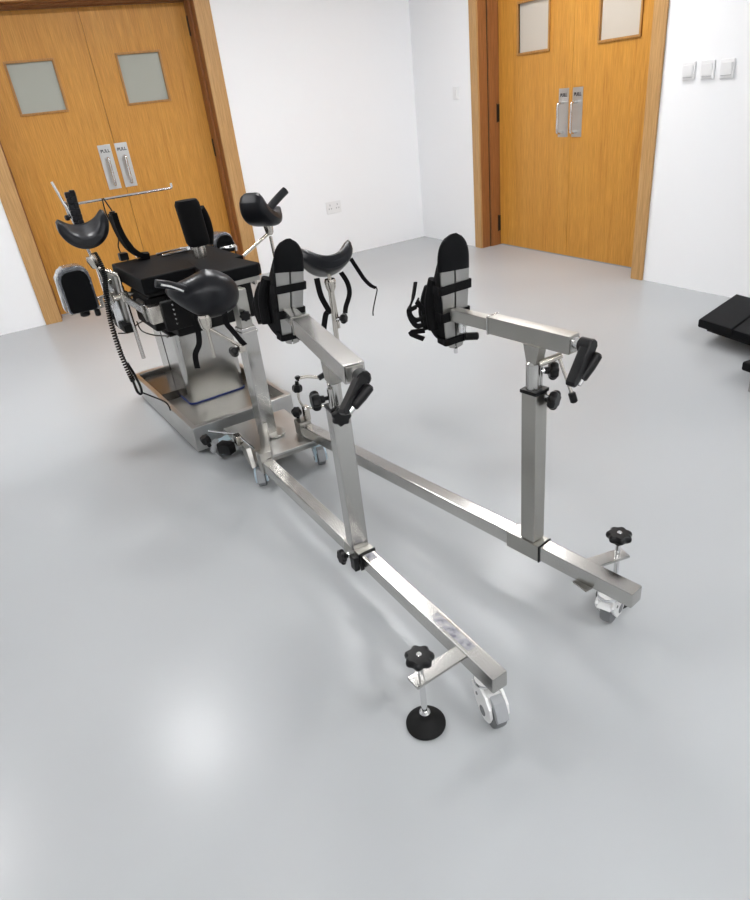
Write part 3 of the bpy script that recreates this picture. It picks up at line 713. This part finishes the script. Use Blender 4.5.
# ---------------------------------------------------------------- arm boards at the head corners
def arm_board(label, c, w, h, dx, yawd):
    t = thing('arm_board', label, 'arm board', c); rz = Matrix.Rotation(Rd(yawd), 3, 'Z'); c = Vector(c)
    X = rz @ Vector((0, 1, 0)); Z = Vector((0, 0, 1)); N = X.cross(Z)
    poly = [(-w/2+.01, -h/2), (w/2-.01, -h/2), (w/2, -h/2+.012)] + [(w/2, h/2-.06)] + [(w/2-.045+.045*cos(Rd(a)), h/2-.05+.05*sin(Rd(a))) for a in (20, 45, 70, 90)] + [(-w/2+.045-.045*cos(Rd(a)), h/2-.05+.05*sin(Rd(a))) for a in (90, 70, 45, 20)] + [(-w/2, h/2-.06), (-w/2, -h/2+.012)]
    MB().prism(poly, c - N*(-dx/2), X, Z, dx, .014).build('film_wrapped_pad', FILM, t)
    MB().prism([(a*.86, b*.88-.006) for a, b in poly], c - N*(-dx/2) + N*(dx/2+.001) , X, Z, .012, .004).build('pad_face', CUSH, t)
    return t, X, Z, N
t, X, Z, N = arm_board('film wrapped black arm pad with white edge at the far left of the table', (2.74, -3.725, .778), .135, .205, .10, 0)
c = Vector((2.74, -3.722, .778))
MB().prism([(-.078, -.085), (-.070, -.100), (-.066, .04), (-.045, .078), (-.052, .085), (-.074, .052)], c+Vector((.012, -.003, 0)), X, Z, .08, .002).build('white_edge', RIM, t)['label'] = 'white edge of the pad shell'
MB().cyl((2.80, -3.755, .705), (2.79, -3.66, .71), .013, 16, .004).build('grip_handle', PLASTIC, t)
MB().box((2.80, -3.745, .680), (.03, .085, .012), Matrix.Rotation(Rd(8), 3, 'X'), .003).build('mount_plate', NICKEL, t)
MB().cyl((2.79, -3.725, .672), (2.79, -3.725, .650), .022, 20, .005).cyl((2.80, -3.672, .672), (2.80, -3.672, .640), .013, 16, .004).build('clamp_knob', PLASTIC, t)
MB().bar((2.79, -3.69, .712), (2.79, -3.585, .722), .014, .014).bar((2.79, -3.69, .672), (2.79, -3.585, .682), .014, .014).box((2.79, -3.64, .697), (.018, .018, .05), None, .002).build('mount_bars', NICKEL, t)
t, X, Z, N = arm_board('film wrapped glossy black arm pad on the far right side of the table', (2.70, -3.025, .842), .105, .095, .10, 8)
MB().tube([(2.80, -3.06, .823), (2.82, -2.99, .822), (2.80, -2.965, .818), (2.79, -2.96, .795)], .007, 10).build('mount_rod', CHROME, t)

# ---------------------------------------------------------------- cables at the head end
def helix(P, r, turns, n=10):
    P = spline([Vector(p) for p in P], 10); out = []; N = len(P)-1
    K = turns*n
    for i in range(K+1):
        f = i/K*N; a = int(min(f, N-1e-6)); u = f-a; p = P[a].lerp(P[a+1], u); d = (P[a+1]-P[a]).normalized()
        x = d.cross(Vector((1, .2, 0))).normalized(); y = d.cross(x); ang = 2*pi*i/n
        out.append(p + x*r*cos(ang) + y*r*sin(ang))
    return out
cp = [(2.86, -3.615, .92), (2.90, -3.605, .84), (2.90, -3.625, .74), (2.90, -3.64, .62), (2.90, -3.64, .47), (2.90, -3.625, .33)]
tag(MB().tube(helix(cp, .009, 60), .0042, 6, False).tube([(2.90, -3.625, .335), (2.90, -3.62, .27), (2.90, -3.605, .255), (2.90, -3.60, .29), (2.90, -3.61, .36), (2.90, -3.625, .42)], .006, 8).tube([(2.90, -3.603, .262), (2.92, -3.57, .24), (2.96, -3.515, .20), (2.965, -3.505, .155)], .004, 8).build('coiled_cable', PLASTIC, loc=(2.90, -3.62, .45)), 'coiled black hand control cable looping down at left beside the base', 'cable')
tag(MB().tube([(2.90, -3.53, .60), (2.90, -3.52, .55), (2.85, -3.46, .50), (2.72, -3.385, .445), (2.66, -3.375, .42)], .003, 8).build('power_cable', PLASTIC, loc=(2.90, -3.53, .6)), 'short black cable sagging into the left side of the steel column', 'cable')
tag(MB().tube([(2.86, -3.62, .555), (2.87, -3.57, .55), (2.87, -3.52, .58), (2.80, -3.43, .57), (2.72, -3.38, .52)], .003, 8).build('power_cable', PLASTIC, loc=(2.86, -3.6, .555)), 'thin black cable running level below the crank mechanism', 'cable')

# ---------------------------------------------------------------- traction boots
def boot(label, o, lean, yawd, flaps, dk=1.0, wk=.84):
    t = thing('traction_boot', label, 'traction boot', o); o = Vector(o)
    rz = Matrix.Rotation(Rd(yawd), 3, 'Z') @ Matrix.Rotation(Rd(lean), 3, 'X')
    def W(x, y, z): return o + rz @ Vector((x, y, z))
    X, Y, Z = rz @ Vector((1, 0, 0)), rz @ Vector((0, 1, 0)), rz @ Vector((0, 0, 1))
    outline = [(-.026, 0), (0, -.008), (.026, 0), (.040, .03), (.046, .09), (.052, .16), (.055, .22), (.052, .26), (.040, .295), (.020, .313), (0, .318), (-.020, .313), (-.040, .295), (-.052, .26), (-.055, .22), (-.052, .16), (-.046, .09), (-.040, .03)]
    outline = [(a*wk, b) for a, b in outline]
    # two half plates with a slot down the middle
    def half(sg):
        r = [(sg*.0025, -.006)] + [p for p in (outline[1:11] if sg > 0 else [(-a, b) for a, b in outline[1:11]]) if abs(p[0]) > .003] + [(sg*.0025, .316)]
        return r
    m = MB(); m.prism(half(1), o, Y, Z, .005); m.prism(half(-1), o, Y, Z, .005); m.build('foot_plate', SOLE, t)
    # padded boot behind the plate
    rings = []
    prof = [(-.004, .98, .0, .312), (-.02, 1.04, -.004, .312), (-.045, 1.06, -.006, .295), (-.075, 1.02, -.008, .255), (-.105, .98, -.008, .21), (-.14, .95, -.002, .175), (-.17, .92, .01, .16), (-.18, .8, .02, .145)]
    for x, ws, z0, z1 in [(a*dk, b*wk, c, d) for a, b, c, d in prof]:
        ring = []
        for k in range(36):
            a = 2*pi*k/36; ca, sa = cos(a), sin(a); zc, hz = (z0+z1)/2, (z1-z0)/2
            wz = .056*ws*(1 - .22*max(0, -sa)); rp = 1+.035*sin(5*a+x*60)
            ring.append(W(x, wz*rp*abs(ca)**.8*(1 if ca > 0 else -1), zc + hz*abs(sa)**.85*(1 if sa > 0 else -1)))
        rings.append(ring)
    up = MB().loft(rings).build('boot_upper', FABRIC, t); q = lambda x, y, z: W(x*dk, y*(wk if dk < 1 else 1), z)
    # toe cap wraps over the top of the plate
    rings = []
    for i in range(12):
        f = i/11; z = .225 + .100*f; hw = .060*wk*sqrt(max(.02, 1-(max(0, (f-.25))/.76)**2.4)); th = .020*(1-.35*f**3)
        ring = []
        for k in range(24):
            a = 2*pi*k/24; ring.append(W(-.006 + th*cos(a), hw*(abs(sin(a))**.8)*(1 if sin(a) > 0 else -1), z + .004*cos(a)))
        rings.append(ring)
    MB().loft(rings).build('toe_cap', CUSH, t)
    for z, hw, tw2 in ((.178, .056*wk, .024), (.098, .050*wk, .026), (.022, .040*wk, .020)):
        ring = [(.0055, -hw), (.0055, 0), (.0055, hw), (-.008, hw+.003), (-.04, hw+.002), (-.06, hw-.01)]
        ring2 = [(-.06, -hw+.01), (-.04, -hw-.003), (-.008, -hw-.003), (.0055, -hw)]
        pts = [W(x, y, z + y*.10) for x, y in ring2 + ring[1:]]
        MB().ribbon(pts, Z, tw2, .005).build('strap', FABRIC, t)
    MB().tube([q(-.11, -.050, .17), q(-.13, -.060, .12), q(-.11, -.056, .06)], .020, 10).tube([q(-.07, -.052, .20), q(-.09, -.062, .13), q(-.08, -.056, .05)], .017, 10).tube([q(-.15, -.05, .13), q(-.165, -.058, .09), q(-.14, -.05, .04)], .018, 10).build('padding_fold', FABRIC, up)
    for f in flaps:
        MB().ribbon([W(*p) for p in f], (rz @ Vector((.3, .3, .9))), .015, .005).build('loose_strap', FABRIC, t)
    MB().box(W(.018, .030, .082), (.035, .045, .030), rz, .004).build('mount_socket', PLATE, t)
    return t, W
bL, W = boot('silver soled black traction boot on the front arm, heel down and toe up', (4.072, -3.236, .714), -8, -2, [])
MB().box(W(.014, .030, .028), (.05, .04, .030), None, .008).build('buckle', PLASTIC, bL)
bR, W = boot('silver soled black traction boot on the right arm, loose strap loop at its left', (4.492, -2.882, .712), -2, -6,
      [[(-.07, -.055, .09), (-.06, -.10, .085), (-.04, -.13, .12), (-.04, -.115, .16), (-.05, -.100, .20)],
       [(-.08, -.055, .06), (-.07, -.095, .065), (-.05, -.125, .115), (-.06, -.095, .125)], [(-.08, -.06, .04), (-.10, -.1, .035), (-.09, -.06, .01)],
       [(-.06, -.06, .10), (-.07, -.085, .13), (-.06, -.09, .145)]], .62)
MB().cyl(W(.016, .012, .045), W(.016, .012, .080), .012, 16).build('plate_bolt', CHROME, bR)
MB().cyl(W(.010, .025, .028), W(.030, .062, .028), .012, 14, .004).build('clamp_grip', PLASTIC, bR)
MB().cyl(W(.0, .0, -.004), W(.0, .0, -.022), .006, 12).build('heel_pin', CHROME, bR)

# ---------------------------------------------------------------- spare table sections at the right edge
S = thing('table_section', 'flat black padded table section near the right wall with a seam across it', 'table section', (4.2, -.7, 0))
c0 = Vector((3.87, -.80, 0)); ax = Vector((-.15, .62, 0)).normalized(); ay = Vector((.985, -.17, 0)).normalized()
def para(m, u0, u1, v0, v1, z0, z1, bev):
    pl = [(u0, v0), (u1, v0), (u1, v1), (u0, v1)]
    return m.prism([(c0 + ax*u + ay*v).to_tuple()[:2] for u, v in pl], (0, 0, (z0+z1)/2), (1, 0, 0), (0, 1, 0), z1-z0, bev)
para(MB(), 0, .52, 0, .22, .085, .135, .010).build('foot_cushion', CUSH, S)
para(MB(), 0, .52, .224, .95, .085, .135, .010).build('back_cushion', CUSH, S)
para(MB(), .03, .49, .05, .92, .068, .086, .003).build('cushion_board', RUBBER, S)
for u, v in ((.22, .34), (.40, .34), (.22, .80), (.40, .80)):
    p = c0 + ax*u + ay*v; MB().cyl((p.x, p.y, 0), (p.x, p.y, .07), .018, 16).build('foot', RUBBER, S)
S2 = thing('table_section', 'corner of a second black cushion cut off by the right picture edge', 'table section', (4.55, -1.0, 0))
MB().box((4.585, -1.10, .115), (.40, .22, .045), Matrix.Rotation(Rd(-8), 3, 'Z'), .010).build('cushion', CUSH, S2)
for dx, dy in ((-.15, -.07), (.15, -.07), (-.15, .07), (.15, .07)):
    MB().cyl((4.585+dx, -1.10+dy, 0), (4.585+dx, -1.10+dy, .094), .014, 12).build('foot', STEEL, S2)
